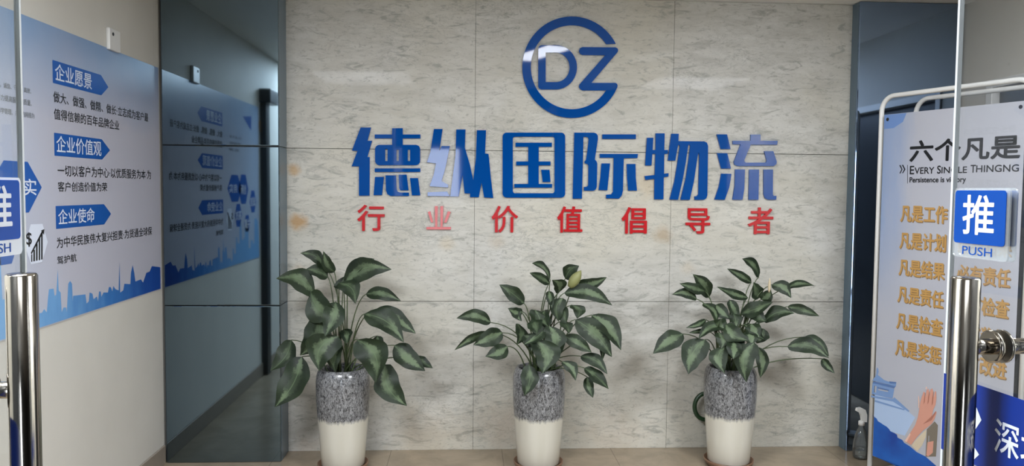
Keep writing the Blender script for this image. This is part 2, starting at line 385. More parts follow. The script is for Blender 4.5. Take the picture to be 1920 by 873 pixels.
# ceiling lamps, and unseen panels added as fill light
def area(name, loc, sx, sy, watts, parent=None, c=(.955, 1, 1.06)):
    l = bpy.data.lights.new(name, 'AREA'); l.shape = 'RECTANGLE'; l.size = sx; l.size_y = sy; l.energy = watts; l.color = c
    o = bpy.data.objects.new(name, l); COL.objects.link(o); o.location = loc
    if parent: o.parent = parent
    return o
LAMP = mat('lamp_diffuser', (255, 252, 245), .4, emit=(248, 252, 255), es=LAMP_L)
def slim_lamp(x, y, rot, label):
    t = empty('ceiling_lamp', (x, y, ZC), label, 'ceiling lamp', 'slim lamps near the marble wall')
    M = Matrix.Translation((x, y, ZC)) @ Matrix.Rotation(rot, 4, 'Z')
    fb = bmesh.new(); q = bmesh.new()
    box(q, (-.15, -.39, -.03), (-.12, .39, 0), .004); box(q, (.12, -.39, -.03), (.15, .39, 0), .004); box(q, (-.12, -.39, -.03), (.12, -.36, 0), .004); box(q, (-.12, .36, -.03), (.12, .39, 0), .004)
    merge(fb, q, 0, M); obj('lamp_frame', fb, WPLA, t)
    fb = bmesh.new(); q = bmesh.new(); box(q, (-.12, -.36, -.018), (.12, .36, -.004)); merge(fb, q, 0, M); obj('diffuser', fb, LAMP, t)
slim_lamp(.545, 2.80, math.radians(-24), 'slim ceiling lamp whose glare falls on the letter D of the round logo')
b = bmesh.new(); box(b, (-.6, -1.3, ZC-.012), (.6, -.5, ZC), .003)  # unseen corridor panel, added for a little fill light
t = obj('added_fill_panel', b, WPLA, base=(0, -.9, ZC)); tag(t, 'wide white unseen fill panel added over the corridor outside the doors', 'fill light')
area('fill_light', (0, 0, -.02), 1.16, .76, 10, t)
slim_lamp(1.468, 2.80, math.radians(-24), 'slim ceiling lamp whose glare falls on the marble right of the round logo')
for x, y in ((-1.0, 1.25), (2.2, 1.25)):  # two unseen panels added only to brighten the room
    b = bmesh.new(); box(b, (x-.46, y-.46, ZC-.012), (x+.46, y+.46, ZC), .003)
    t = obj('added_fill_panel', b, WPLA, base=(x, y, ZC)); tag(t, 'large square white unseen fill panel added over the entrance', 'fill light', 'added fill panels over the entrance')
    area('fill_light', (0, 0, -.02), .88, .88, FILL_W, t)

# ------------------------------------------------------------------ raised sign on the marble
SF = Frame((0, D-.012, 0), (1, 0, 0))
def crop(ox, oy, s): return lambda x, y: SF.uv(ox+x*s, oy+y*s)
def loop(cv, pts): return [cv(*p) for p in pts]
def rr(cv, x0, y0, x1, y1, r):
    return [cv(x, y) for x, y in rrect(x0, y0, x1, y1, r)]
def character(name, label, pieces, m=BLUE, d=.012):
    b = bmesh.new()
    for lp in pieces: shape(b, SF, lp, d, -d)
    bmesh.ops.remove_doubles(b, verts=b.verts, dist=1e-6)
    c = sum((v.co for v in b.verts), Vector())/len(b.verts)
    o = obj(name, b, m, base=(c.x, D, c.z)); return tag(o, label, 'sign lettering', 'blue company name characters')
c = crop(640, 220, .1832)
character('sign_character', 'large blue character with slotted box, first of the company name', [
    [loop(c, [(197,103),(303,103),(268,238),(315,238),(266,405),(290,405),(288,800),(180,800),(180,500),(105,500),(165,343),(108,338)])],
    [loop(c, [(342,174),(520,174),(520,110),(628,110),(628,174),(809,174),(809,214),(628,214),(628,281),(520,281),(520,214),(342,214)])],
    [rr(c, 345,280,806,488,45), loop(c, R4(449,322,473,446)), loop(c, R4(565,330,588,446)), loop(c, R4(680,330,704,446))],
    [loop(c, R4(342,520,809,558))],
    [loop(c, [(345,608),(436,608),(416,795),(330,795)])],
    [loop(c, [(452,592),(560,592),(566,735),(575,757),(600,768),(692,768),(692,803),(505,803),(470,785),(456,745)])],
    [loop(c, [(586,585),(668,585),(688,745),(605,745),(592,725)])],
    [loop(c, [(703,620),(785,620),(808,797),(722,797)])]])
c = crop(780, 220, .1833)
character('sign_character', 'large blue character partly whitened by glare, second of the company name', [
    [loop(c, [(183,118),(272,118),(238,345),(262,292),(347,292),(300,520),(262,650),(330,690),(328,716),(140,704),(142,690),(180,590),(205,470),(112,458),(147,352)])],
    [loop(c, [(118,765),(318,757),(345,805),(118,803)])],
    [loop(c, [(412,123),(506,123),(500,310),(548,470),(585,640),(612,420),(623,130),(717,130),(706,368),(742,372),(768,640),(790,823),(697,818),(670,665),(643,815),(553,815),(553,778),(497,775),(476,590),(437,808),(350,808),(358,740),(405,380)])]])
c = crop(930, 220, .1832)
character('sign_character', 'large blue character boxed in a rounded square, third of the company name', [
    [rr(c, 68,155,708,820,42), rr(c, 172,197,600,775,24)],
    [loop(c, [(200,258),(572,258),(572,300),(437,300),(437,450),(558,450),(558,490),(437,490),(437,680),(575,680),(575,718),(187,718),(187,680),(330,680),(330,490),(207,490),(207,450),(330,450),(330,300),(200,300)])],
    [loop(c, [(463,535),(548,535),(558,660),(478,660)])]])
c = crop(1060, 230, .1834)
character('sign_character', 'large blue character right of the boxed one, fourth of the company name', [
    [loop(c, [(92,100),(295,101),(318,110),(333,132),(334,165),(302,375),(320,395),(327,415),(322,655),(310,682),(285,695),(190,693),(190,655),(220,653),(234,640),(236,440),(226,422),(200,415),(195,398),(212,378),(225,290),(239,170),(232,150),(215,143),(185,143),(180,400),(170,775),(75,775)])],
    [loop(c, R4(378,118,722,165))],
    [loop(c, [(352,318),(743,318),(738,360),(598,362),(590,690),(578,740),(550,775),(417,772),(417,735),(470,730),(487,705),(495,362),(488,357),(352,357)])],
    [loop(c, [(370,415),(458,415),(430,690),(340,687),(358,560)])],
    [loop(c, [(628,420),(718,420),(721,560),(733,693),(643,693),(632,560)])]])
c = crop(1200, 230, .1832)
character('sign_character', 'large blue character with two slanting slots, fifth of the company name', [
    [loop(c, [(72,153),(137,153),(130,278),(160,278),(160,108),(253,108),(249,278),(287,278),(284,318),(249,318),(246,521),(293,515),(291,550),(244,556),(240,783),(146,783),(149,573),(55,585),(48,545),(151,533),(158,318),(127,318),(118,437),(53,437)])],
    [loop(c, [(320,112),(397,112),(393,187),(655,190),(685,203),(697,235),(690,740),(680,772),(656,788),(560,788),(558,752),(585,748),(597,730),(608,330),(601,300),(590,345),(552,600),(510,788),(415,788),(470,560),(497,380),(513,240),(508,225),(498,225),(492,245),(470,400),(440,570),(390,788),(303,785),(352,600),(385,400),(408,238),(402,225),(390,230),(384,260),(362,387),(285,387)])]])
c = crop(1330, 230, .1832)
character('sign_character', 'large blue character with three left drops, last of the company name', [
    [loop(c, [(77,118),(182,118),(218,268),(118,268)])], [loop(c, [(80,310),(185,312),(222,468),(123,468)])],
    [loop(c, [(123,520),(227,522),(205,660),(158,788),(53,785),(100,650)])],
    [loop(c, [(424,120),(524,120),(524,184),(700,184),(695,225),(424,225),(360,378),(360,396),(375,407),(570,407),(586,400),(588,385),(563,290),(655,290),(690,395),(688,422),(660,443),(285,443),(258,428),(252,400),(320,222),(240,220),(240,184),(424,184)])],
    [loop(c, [(265,477),(365,477),(358,680),(340,788),(238,787),(260,650)])], [loop(c, [(410,478),(510,478),(503,788),(403,788)])],
    [loop(c, [(557,478),(652,478),(650,735),(660,747),(688,747),(685,787),(600,787),(570,770),(557,730)])]])
# round monogram
c = crop(970, 20, .2406)
lg = empty('round_logo', (SF.pt(*c(425, 440)).x, D, SF.pt(*c(425, 440)).z), 'round blue monogram of D and Z high on the marble', 'logo')
def part_shape(name, loops, parent, m=BLUE, d=.012):
    b = bmesh.new()
    for lp in loops: shape(b, SF, lp, d, -d)
    return obj(name, b, m, parent)
def arc(a0, a1, rx, ry, n=64): return [c(425+rx*math.cos(math.radians(a0+(a1-a0)*k/n)), 440-ry*math.sin(math.radians(a0+(a1-a0)*k/n))) for k in range(n+1)]
part_shape('ring', [[arc(27.5, 337, 386, 395) + arc(326.5, 33, 320, 327)]], lg)
part_shape('letter_z', [[loop(c, [(508,283),(765,285),(780,293),(786,305),(782,322),(577,562),(765,562),(778,570),(782,584),(778,597),(688,621),(508,620),(490,612),(480,593),(485,574),(684,347),(508,345),(489,336),(480,314),(489,291)])]], lg)
def dl(x0, y0, y1, xs, rr_, r):
    cy = (y0+y1)/2; pts = [(x0+r, y1), (x0+r*.3, y1-r*.3), (x0, y1-r), (x0, y0+r), (x0+r*.3, y0+r*.3), (x0+r, y0)]
    for k in range(25):
        a = math.radians(90-180*k/24); pts.append((xs+rr_*math.cos(a), cy-(y1-y0)/2*math.sin(a)))
    return loop(c, pts)
part_shape('letter_d', [[dl(163, 268, 613, 300, 165, 24), dl(221, 326, 556, 300, 108, 4)]], lg)

# red slogan
for ch, x0, x1, y0, y1, lab in (
    ('行', 670.5, 720.5, 432, 384.5, 'first red slogan character under the large blue lettering'),
    ('业', 801, 846, 431, 386.5, 'second red slogan character, paler and hollow looking'),
    ('价', 922, 971, 435, 386.5, 'third red slogan character below the boxed blue character'),
    ('值', 1045, 1092, 435, 387.5, 'fourth red slogan character, in the middle of the row'),
    ('倡', 1166, 1213, 437, 389, 'fifth red slogan character, right of the middle one'),
    ('导', 1286, 1332, 437, 391, 'sixth red slogan character, last but one in the row'),
    ('者', 1403, 1450, 438, 389.5, 'last red slogan character at the right end of the row')):
    b = bmesh.new()
    if ch == '业':
        pl = lambda pts: [SF.uv(660+x/4.8, 380+y/4.8) for x, y in pts]
        for lp in ([(745,30),(772,30),(766,215),(748,215)], [(795,30),(822,30),(815,215),(797,215)], [(670,217),(890,217),(890,240),(670,240)], [(682,82),(705,75),(730,175),(712,178)], [(862,75),(888,82),(850,180),(828,178)]):
            shape(b, SF, [pl(lp)], .012, -.012)
        m = REDP
    else:
        text(b, SF, ch, rect_px(SF, (x0, y0), (x1, y1)), .016, .012, -.012); m = RED
    cx = SF.uv((x0+x1)/2, y0)
    o = obj('slogan_character', b, m, base=(cx[0], D, cx[1])); tag(o, lab, 'sign lettering', 'red slogan characters')

# ------------------------------------------------------------------ wall poster on the left wall
LW = Frame((XL+.003, 0, 0), (0, 1, 0))
pz0, pz1, py0, py1 = .952, 2.128, 2.33, YCL-.004
b = bmesh.new(); box(b, (XL, py0, pz0), (XL+.003, py1, pz1))
po = obj('wall_poster', b, POST, base=(XL, py0, pz0)); tag(po, 'wide blue and white company poster with city skyline on the left wall', 'poster')
def ppart(name, parent, m, loops=None, txt=None, rect=None, bold=0.0, off=.0006, fr=LW, label=None):
    b = bmesh.new()
    for lp in (loops or []): shape(b, fr, lp, 0, off)
    for t_, r_ in ([(txt, rect)] if txt else []): text(b, fr, t_, r_, bold, 0, off)
    o = obj(name, b, m, parent)
    if label: o['label'] = label
    return o
PB = po
for tl, bl, sh, tip, s, ll, ur in (((98,112),(98,155),(189,139),(203,163),'企业愿景',(103,150),(171,139)),
                                   ((101,248.5),(101.5,291.5),(190.6,259.5),(206,280),'企业价值观',(105.5,285),(189,264.7)),
                                   ((104,386),(105,429),(194.6,383),(208,401),'企业使命',(109,421),(176.5,389))):
    u0, v1 = LW.uv(*tl); _, v0 = LW.uv(*bl); us, _ = LW.uv(*sh); ut, vt = LW.uv(*tip)
    rb = ppart('title_ribbon', PB, PBLUE, [[[(u0, v0), (us, v0), (ut, (v0+v1)/2), (us, v1), (u0, v1)]]])
    ppart('lettering', rb, PWHITE, txt=s, rect=rect_px(LW, ll, ur), bold=.012, off=.0012)
for s, ll, ur in (('做大、做强、做精、做长·立志成为客户最', (100,191), (277.5,212.6)), ('值得信赖的百年品牌企业', (101,223), (223,226.5)),
                  ('一切以客户为中心·以优质服务为本·为', (108,330), (282.5,319)), ('客户创造价值为荣', (108.5,359), (200.4,342)),
                  ('为中华民族伟大复兴担责·为货通全球保', (106.4,465.6), (284.5,424.3)), ('驾护航', (107,496), (143,474.6))):
    ppart('lettering', PB, PBLACK, txt=s, rect=rect_px(LW, ll, ur), bold=.012)
for s, ll, ur in (('客户至上，诚信、守约、高效、', (0,0), (42,58,163,176)), ('不断努力提高服务的质量、', (0,0), (41,59,185,199)), ('科学管理、广泛的网络为', (0,0), (41,64,209,222.5))):
    x0, x1, y0, y1 = ur; ue, v1 = LW.uv(x1, y0+3); _, v0 = LW.uv(x1, y1); h = v1-v0
    ppart('lettering', PB, PGREY, txt=s, rect=(max(ue-len(s)*h*1.02, py0+.05), v0, ue, v1), bold=.004)
def hexa(cu, cv, hw, hh, k=.45): return [(cu-hw, cv), (cu-hw*k, cv+hh), (cu+hw*k, cv+hh), (cu+hw, cv), (cu+hw*k, cv-hh), (cu-hw*k, cv-hh)]
ur_, vm_ = LW.uv(78, 350); _, vt_ = LW.uv(64, 304); _, vb_ = LW.uv(66, 397.5); uc_ = ur_-.17
hx = ppart('hexagon', PB, PBLUE, [[hexa(uc_, (vt_+vb_)/2, .17, (vt_-vb_)/2)]])
ppart('lettering', hx, PWHITE, txt='务实', rect=(uc_-.06, LW.uv(48, 366)[1], LW.uv(67, 336)[0], LW.uv(67, 335.7)[1]), bold=.015, off=.0012)
def mir(px, py):
    q = hit(px, py, LW.P0, LW.n); return (2*YCL-q.y, q.z)
for (xa, xb, ya, yb), s in (((447,465.5,327,382), '创新'), ((468,480,357,398), '诚信'), ((440,453.5,382,425), '高效'), ((457.6,469,403,434), '共赢')):
    a = mir(xa, (ya+yb)/2); e = mir(xb, (ya+yb)/2); t1 = mir((xa+xb)/2, ya)[1]; t0 = mir((xa+xb)/2, yb)[1]
    hx = ppart('hexagon', PB, PBLUE, [[hexa((a[0]+e[0])/2, (t0+t1)/2, abs(a[0]-e[0])/2, (t1-t0)/2)]])
    ppart('lettering', hx, PWHITE, txt=s, rect=((a[0]+e[0])/2-.07, (t0+t1)/2-.035, (a[0]+e[0])/2+.07, (t0+t1)/2+.035), bold=.015, off=.0012)
a = mir(455, 218); e = mir(471, 218); g = mir(471, 245)
ppart('triangle_mark', PB, PBLUE, [[[a, e, (g[0], g[1])]]])
gc = mir(488, 236); ppart('gold_disc', PB, PGOLD, [[[(gc[0]+.05*math.cos(k*.35), gc[1]+.05*math.sin(k*.35)) for k in range(18)]]])
Z2 = lambda x, y: LW.uv(x/2.425, 280+y/2.425)
ic = ppart('chart_hexagon', PB, PWHITE, [[[Z2(*p) for p in ((138,340),(192,338),(216,420),(190,512),(140,522),(112,440))]]], off=.0011)
ppart('bar_chart', ic, PBLACK, [[[Z2(*p) for p in q]] for q in (((140,478),(145,476),(145,510),(140,511)), ((150,458),(157,455),(157,507),(150,509)), ((162,432),(169,428),(169,504),(162,506)),
      ((174,408),(181,402),(181,502),(174,504)), ((185,384),(192,376),(192,499),(185,501)), ((138,470),(188,372),(184,368),(200,362),(198,388),(193,380),(142,476)))], off=.0016)
ppart('dollar_mark', ic, PBLACK, txt='$', rect=(Z2(118, 440)[0], Z2(118, 442)[1], Z2(141, 372)[0], Z2(141, 376)[1]), bold=.02, off=.0016)
sk = [(135,770),(150,790),(170,745),(190,742),(200,725),(212,740),(218,670),(222,635),(243,632),(248,665),(255,660),(262,545),(266,640),(275,650),(280,740),(288,718),(300,718),(303,740),(310,610),(318,597),(327,610),(330,690),(332,665),(388,658),(393,700),(403,690),(407,650),(420,655),(425,680),(440,668),(445,690),(450,645),(457,645),(460,670),(470,650),(490,650),(495,625),(503,625),(510,645),(515,620),(525,635),(539,640),(543,510),(546,650),(560,640),(565,610),(592,612),(595,560),(603,525),(610,560),(615,600),(640,590),(650,605),(665,560),(680,555),(690,530),(728,535)]
top = [Z2(*p) for p in sk]
u = top[0][0]; left = []; rnd = random.Random(3)
while u > py0+.05:
    wd = rnd.uniform(.02, .06); h = rnd.uniform(.08, .2) if rnd.random() < .75 else rnd.uniform(.25, .34)
    left += [(u-.002, pz0+h), (u-wd, pz0+h*rnd.uniform(.9, 1))]; u -= wd+.004
pl = [(py0+.004, pz0+.004), (top[-1][0], pz0+.004)] + top[::-1] + left + [(py0+.004, pz0+.06)]
ppart('skyline', PB, SKYL, [[pl]])
# the small plate above the poster
b = bmesh.new(); q0 = LW.uv(200, 92); q1 = LW.uv(220, 60)
box(b, (XL, q0[0], q0[1]), (XL+.018, q1[0], q1[1]), .005)
sn = obj('wall_sensor', b, WPLA, base=(XL, (q0[0]+q1[0])/2, q0[1])); tag(sn, 'small white plastic plate with a dark dot on the left wall above the poster', 'sensor')
b = bmesh.new(); sfr = Frame((XL+.018, 0, 0), (0, 1, 0)); dc = sfr.uv(212, 64); shape(b, sfr, [[(dc[0]+.008*math.cos(k*.5), dc[1]+.008*math.sin(k*.5)) for k in range(12)]], .002, 0)
obj('sensor_dot', b, BLK, sn)

# ------------------------------------------------------------------ plants
PY = 4.215
def leaf(bm, uvl, A, B, w, arch, twist, fold, nrm):
    A, B = Vector(A), Vector(B); ax = B-A; L = ax.length; axn = ax.normalized()
    nr = (nrm-axn*nrm.dot(axn)).normalized(); sd = axn.cross(nr).normalized()
    R = Matrix.Rotation(twist, 3, axn); nr = R @ nr; sd = R @ sd
    ctrl = (A+B)/2+nr*arch*L+Vector((0, 0, 1))*arch*L*.5
    bend = sd*(w*.35*math.sin(A.x*53+B.z*31)); nt, ns = 16, 6; g = []
    for i in range(nt+1):
        t = i/nt; p = A*(1-t)**2+ctrl*2*t*(1-t)+B*t*t+bend*math.sin(math.pi*t)
        f = max(0.0, math.sin(math.pi*t**.82))**.72*(1-.25*t) if 0 < t < 1 else 0
        if t > .8: f *= 1-.35*((t-.8)/.2)
        wv = 1+.04*math.sin(t*17+A.x*40)
        row = []
        for j in range(ns+1):
            s = -1+2*j/ns
            q = p+sd*(s*w*.5*f*1.16*wv)+nr*(fold*abs(s)*w*.5*f+.02*math.sin(t*9+s*2+A.z*30)*w*4*f*abs(s))
            row.append(bm.verts.new(q))
        g.append(row)
    for i in range(nt):
        for j in range(ns):
            f = bm.faces.new((g[i][j], g[i][j+1], g[i+1][j+1], g[i+1][j])); f.smooth = True
            for lp, (a, c_) in zip(f.loops, ((i, j), (i, j+1), (i+1, j+1), (i+1, j))): lp[uvl].uv = (c_/ns, a/nt)
def pot_profile(H):
    # outer profile, lip, then down inside to the soil
    return [(.0, .022), (.108, .022), (.114, .03), (.124, .15), (.134, .28), (.141, .38), (.142, H-.075), (.139, H-.04), (.131, H-.014), (.122, H-.002), (.116, H), (.111, H-.004), (.108, H-.02), (.106, H-.06)]
def plant(cx_px, rim_py, cropv, leaves, seed, label, shoot=None):
    rnd = random.Random(seed)
    ctr = hit(cx_px, rim_py, Vector((0, PY, 0)), Vector((0, 1, 0))); H = .548
    t = empty('potted_plant', (ctr.x, PY, 0), label, 'potted plant', 'row of potted plants at the marble wall')
    b = bmesh.new(); lathe(b, pot_profile(H), (ctr.x, PY, 0), 64, True, False)
    # slim flutes on the cream lower half
    for v in b.verts:
        z = v.co.z
        if .03 < z < .27:
            a = math.atan2(v.co.y-PY, v.co.x-ctr.x); r = 1-.014*abs(math.sin(a*5))*min(1, (.27-z)/.08)
            v.co.x = ctr.x+(v.co.x-ctr.x)*r; v.co.y = PY+(v.co.y-PY)*r
    obj('pot', b, POTM, t)
    b = bmesh.new(); lathe(b, [(.0, H-.075), (.112, H-.075), (.108, H-.06), (.06, H-.05), (.001, H-.045)], (ctr.x, PY, 0), 40, False, True); obj('soil', b, SOIL, t)
    b = bmesh.new(); lathe(b, [(0, 0), (.12, 0), (.132, .02), (.136, .034), (.131, .036), (.122, .02), (0, .0195)], (ctr.x, PY, 0), 48, False, False); obj('saucer', b, SAUC, t)
    fb = bmesh.new(); uvl = fb.loops.layers.uv.new('UVMap')
    ox, oy, s = cropv; soilz = H-.05
    for k, (bx, by, tx, ty, wpx, dep) in enumerate(leaves):
        yb = min(PY-dep*.16, 4.36); yt = min(yb-.03-rnd.uniform(0, .05), 4.4)
        A = hit(ox+bx*s, oy+by*s, Vector((0, yb, 0)), Vector((0, 1, 0))); B = hit(ox+tx*s, oy+ty*s, Vector((0, yt, 0)), Vector((0, 1, 0)))
        wm = wpx*1.12*s*yb/F_PX
        nrm = Vector((rnd.uniform(-.35, .35), -1, .45+rnd.uniform(-.2, .3)))
        tw = rnd.uniform(-.35, .35)
        leaf(fb, uvl, A, B, wm/math.cos(tw), rnd.uniform(.04, .13), tw, rnd.uniform(.1, .28), nrm)
        # its stalk
        a = rnd.uniform(0, 6.28); r0 = rnd.uniform(.01, .055)
        S = Vector((ctr.x+r0*math.cos(a)+max(-.03, min(.03, (A.x-ctr.x)*.15)), PY+r0*math.sin(a)*.8, soilz-.004))
        hgt = max(A.z, soilz+.08)
        C = Vector((S.x+(A.x-S.x)*.35, S.y+(A.y-S.y)*.35, soilz+(hgt-soilz)*.85+.03))
        sb = bmesh.new(); pts = bez(S, C, A, 9); tube(sb, pts, [.0042-.0018*i/9 for i in range(10)], 7)
        obj('stem', sb, STEM, t)
    obj('foliage', fb, LEAF, t)
    for q in (shoot or []):
        bx, by, tx, ty, wpx, c_ = q
        A = hit(ox+bx*s, oy+by*s, Vector((0, PY-.02, 0)), Vector((0, 1, 0))); B = hit(ox+tx*s, oy+ty*s, Vector((0, PY-.03, 0)), Vector((0, 1, 0)))
        sb = bmesh.new(); wr = wpx*s*4.2/F_PX/2; n = 8
        tube(sb, [A+(B-A)*(i/n) for i in range(n+1)], [max(.0008, wr*math.sin(math.pi*(.12+.88*i/n))**.8) for i in range(n+1)], 10)
        o = obj('new_shoot', sb, mat('young_leaf', c_, .5), t); o['label'] = 'pale rolled young leaf'
    return t
P1 = [(245,105,150,50,42,-.3),(258,142,172,112,52,-.2),(283,124,240,42,42,-.4),(325,128,438,72,52,-.3),(318,172,505,113,74,-.1),(300,165,364,246,60,.3),(405,208,541,236,44,-.1),
      (207,212,57,148,84,.2),(192,200,312,292,88,.4),(226,300,150,446,92,.4),(288,238,246,372,70,.6),(298,372,224,506,102,.8),(116,386,34,506,68,0),(158,450,52,646,98,.5),(372,384,442,551,108,.9),
      (398,285,552,396,78,.3),(440,268,598,361,66,0),(515,406,634,506,72,.2),(600,450,664,495,34,.0),(478,480,564,641,86,.6),(450,370,466,452,40,.1),(304,402,288,512,58,.6),(318,345,330,402,42,.2),(335,135,352,200,60,-.3)]
P2 = [(405,135,332,70,42,-.3),(402,150,323,108,34,-.2),(465,132,520,80,46,-.3),(515,150,630,125,38,-.2),(460,188,652,238,58,.1),(440,186,412,136,46,-.1),(302,230,203,155,52,-.1),(170,305,33,288,46,-.1),
      (165,345,25,415,30,-.2),(216,345,100,394,62,.1),(236,400,148,440,52,.3),(296,262,237,248,36,0),(275,310,272,392,56,.2),(345,255,328,336,80,.4),(385,255,398,322,54,.3),(455,208,438,302,56,.2),(492,235,512,290,52,.1),
      (345,372,372,508,100,1.0),(402,318,400,432,76,.7),(384,332,300,392,42,.8),(460,360,570,424,48,.5),(505,293,650,442,80,.3),(570,275,686,415,78,.1),(592,370,612,456,26,0),(525,438,632,510,46,.3),(540,485,637,569,54,.5),
      (552,520,575,604,36,.4),(452,460,506,536,44,.9),(322,473,303,596,60,1.1),(388,418,384,506,42,.9),(372,262,372,310,46,0),(425,250,470,310,50,.1),(330,300,352,352,54,.6),(420,355,440,440,60,.5),(300,355,330,420,50,.6),(400,180,412,250,30,.1),(450,300,480,350,44,.3),(270,250,292,300,34,.0)]
P3 = [(450,124,383,52,44,-.3),(420,146,323,91,32,-.2),(452,206,428,145,50,-.2),(458,214,497,174,42,-.1),(500,155,578,208,46,-.1),(553,172,672,160,34,-.2),(252,206,188,113,50,-.2),(238,182,135,150,36,-.1),(204,212,105,194,36,0),
      (406,206,283,163,36,-.1),(563,242,690,280,34,-.1),(240,294,160,326,24,.1),(236,335,172,345,16,.1),(470,302,592,268,52,.3),(378,272,505,224,56,.1),(333,215,366,300,46,.1),(228,230,283,302,52,.1),(278,235,337,292,46,0),
      (150,350,30,428,66,.1),(238,372,170,510,86,.6),(322,318,210,370,46,.5),(318,312,407,376,66,.6),(394,312,472,372,60,.5),(470,330,440,388,50,.3),(315,398,314,506,66,1.0),(368,370,374,466,72,.8),(432,384,400,542,70,1.1),
      (445,400,455,524,44,.7),(562,400,728,446,58,.3),(628,362,728,440,44,0),(700,448,750,506,30,.1),(415,280,452,312,40,.3),(260,318,300,290,40,.2),(300,290,330,340,50,.4),(350,270,360,325,46,.3),(420,310,452,365,54,.6),(290,345,300,410,50,.7),(400,340,420,400,50,.8),(440,260,480,300,44,.3),(350,380,348,450,56,1.0)]
plant(643, 694, (490, 450, .4845), P1, 3, 'potted plant with broad dark leaves beside the blue-grey mirror pillar')
plant(1011, 693, (840, 460, .473), P2, 5, 'potted plant below the boxed blue character, one yellowing leaf at its top', [(482,165,528,98,44,(134,136,88))])
plant(1370, 690, (1210, 460, .4733), P3, 9, 'potted plant nearest the dark pillar with a green handle peeking out behind its pot', [(490,185,493,128,12,(205,190,160))])

# watering can mostly hidden behind the third pot
gx = hit(1370, 690, Vector((0, PY, 0)), Vector((0, 1, 0))).x
hc = hit(1322, 762, Vector((0, 4.435, 0)), Vector((0, 1, 0)))
t = empty('watering_can', (gx+.03, 4.44, 0), 'dark green can behind the third pot, only its looped handle showing', 'watering can')
b = bmesh.new(); lathe(b, [(.0, 0), (.076, 0), (.082, .01), (.08, .22), (.07, .3), (.06, .3), (.0, .29)], (gx+.03, 4.44, 0), 32, False, False)
for v in b.verts: v.co.y = 4.44+(v.co.y-4.44)*.46
obj('body', b, GREEN, t)
b = bmesh.new(); pts = [Vector((gx-.06, 4.44, hc.z+.08))] + [Vector((hc.x+.002+.062*math.cos(a), 4.44, hc.z+.076*math.sin(a))) for a in (math.radians(80+200*k/20) for k in range(21))] + [Vector((gx-.06, 4.44, hc.z-.07))]
tube(b, pts, .0125, 14); obj('handle', b, GREEN, t)

# ------------------------------------------------------------------ spray bottle
sp = Vector((2.235, 4.29, 0))
t = empty('spray_bottle', sp, 'clear spray bottle with white trigger at the foot of the dark pillar', 'spray bottle')
b = bmesh.new(); lathe(b, [(.0, .002), (.036, .002), (.042, .01), (.043, .05), (.041, .09), (.034, .13), (.024, .158), (.016, .175), (.014, .195)], sp, 32, False, False)
obj('bottle', b, glass_mat('clear_plastic', (.9, .93, .93), 1.6, .08), t)
b = bmesh.new(); lathe(b, [(.0, .004), (.034, .004), (.039, .012), (.0395, .06), (.0, .061)], sp, 28, False, False); obj('liquid', b, glass_mat('clear_liquid', (.93, .95, .95), .6), t)
b = bmesh.new(); lathe(b, [(.0, .19), (.017, .19), (.017, .212), (.012, .216), (.0, .216)], sp, 20, False, False)
q = bmesh.new()
shape(q, Frame((0, 0, 0), (1, 0, 0)), [[(-.034, .062), (-.030, .078), (-.008, .082), (.016, .07), (.026, .04), (.026, .0), (.0, 0), (-.004, .03), (-.012, .05)]], .024, -.012)
merge(b, q, 0, Matrix.Translation(sp+Vector((0, 0, .21)))); obj('trigger_head', b, WPLA, t)

# ------------------------------------------------------------------ stand-up banner
BA = math.radians(20.2); bu = Vector((math.sin(BA), -math.cos(BA), 0)); B0 = Vector((2.150, 3.985, 0))
BF = Frame(B0, bu); BWID, BZ0, BZ1 = .735, .12, 1.905
bs = empty('display_stand', B0+bu*BWID/2, 'tall white tube-framed display stand with printed motto banner by the right wall', 'banner stand')
def uframe(off, top, name, lab=None):
    m_ = .028; r = .075; pts = [BF.pt(-m_, .012, off)]; pts.append(BF.pt(-m_, top-r, off))
    for k in range(1, 9):
        a = math.radians(180-90*k/8); pts.append(BF.pt(-m_+r+r*math.cos(a), top-r+r*math.sin(a), off))
    for k in range(0, 9):
        a = math.radians(90-90*k/8); pts.append(BF.pt(BWID+m_-r+r*math.cos(a), top-r+r*math.sin(a), off))
    pts.append(BF.pt(BWID+m_, .012, off)); b = bmesh.new(); tube(b, pts, .012, 14); return obj(name, b, WPLA, bs)
uframe(-.002, 2.0, 'tube_frame'); uframe(-.25, 2.0, 'rear_frame')
for u_ in (-.028, BWID+.028):
    b = bmesh.new(); f0 = Frame(B0, bu)
    pl_ = rrect(-.16, -.045, .32, .045, .04)
    cu_ = Frame(BF.pt(u_, 0), -BF.n, bu.cross(Vector((0, 0, 1))).cross(Vector((0, 0, 1))))
    FR2 = Frame(BF.pt(u_, .002), -BF.n, (-BF.n).cross(Vector((0, 0, -1))))
    shape(b, FR2, [pl_], .014, 0)
    obj('foot', b, WPLA, bs)
b = bmesh.new(); uvl = b.loops.layers.uv.new('UVMap')
cs = [(0, BZ0), (BWID, BZ0), (BWID, BZ1), (0, BZ1)]
fv = [b.verts.new(BF.pt(u_, v_, .0115)) for u_, v_ in cs]; kv = [b.verts.new(BF.pt(u_, v_, .0095)) for u_, v_ in cs]
f = b.faces.new(fv)
for lp, (u_, v_) in zip(f.loops, ((0, 0), (1, 0), (1, 1), (0, 1))): lp[uvl].uv = (u_, v_)
b.faces.new(kv[::-1])
for k in range(4): b.faces.new((fv[k], kv[k], kv[(k+1) % 4], fv[(k+1) % 4]))
bn = obj('banner', b, BANM, bs)
BP = Frame(B0+BF.n*.0115, bu)
def bpart(name, m, loops=None, txt=None, rect=None, bold=0, off=.0006, label=None): return ppart(name, bn, m, loops, txt, rect, bold, off, BP, label)
E5 = lambda x, y: BP.uv(1560+x*.24407, 660+y*.24407)
E2 = lambda x, y: BP.uv(1600+x*.27491, 160+y*.27491)
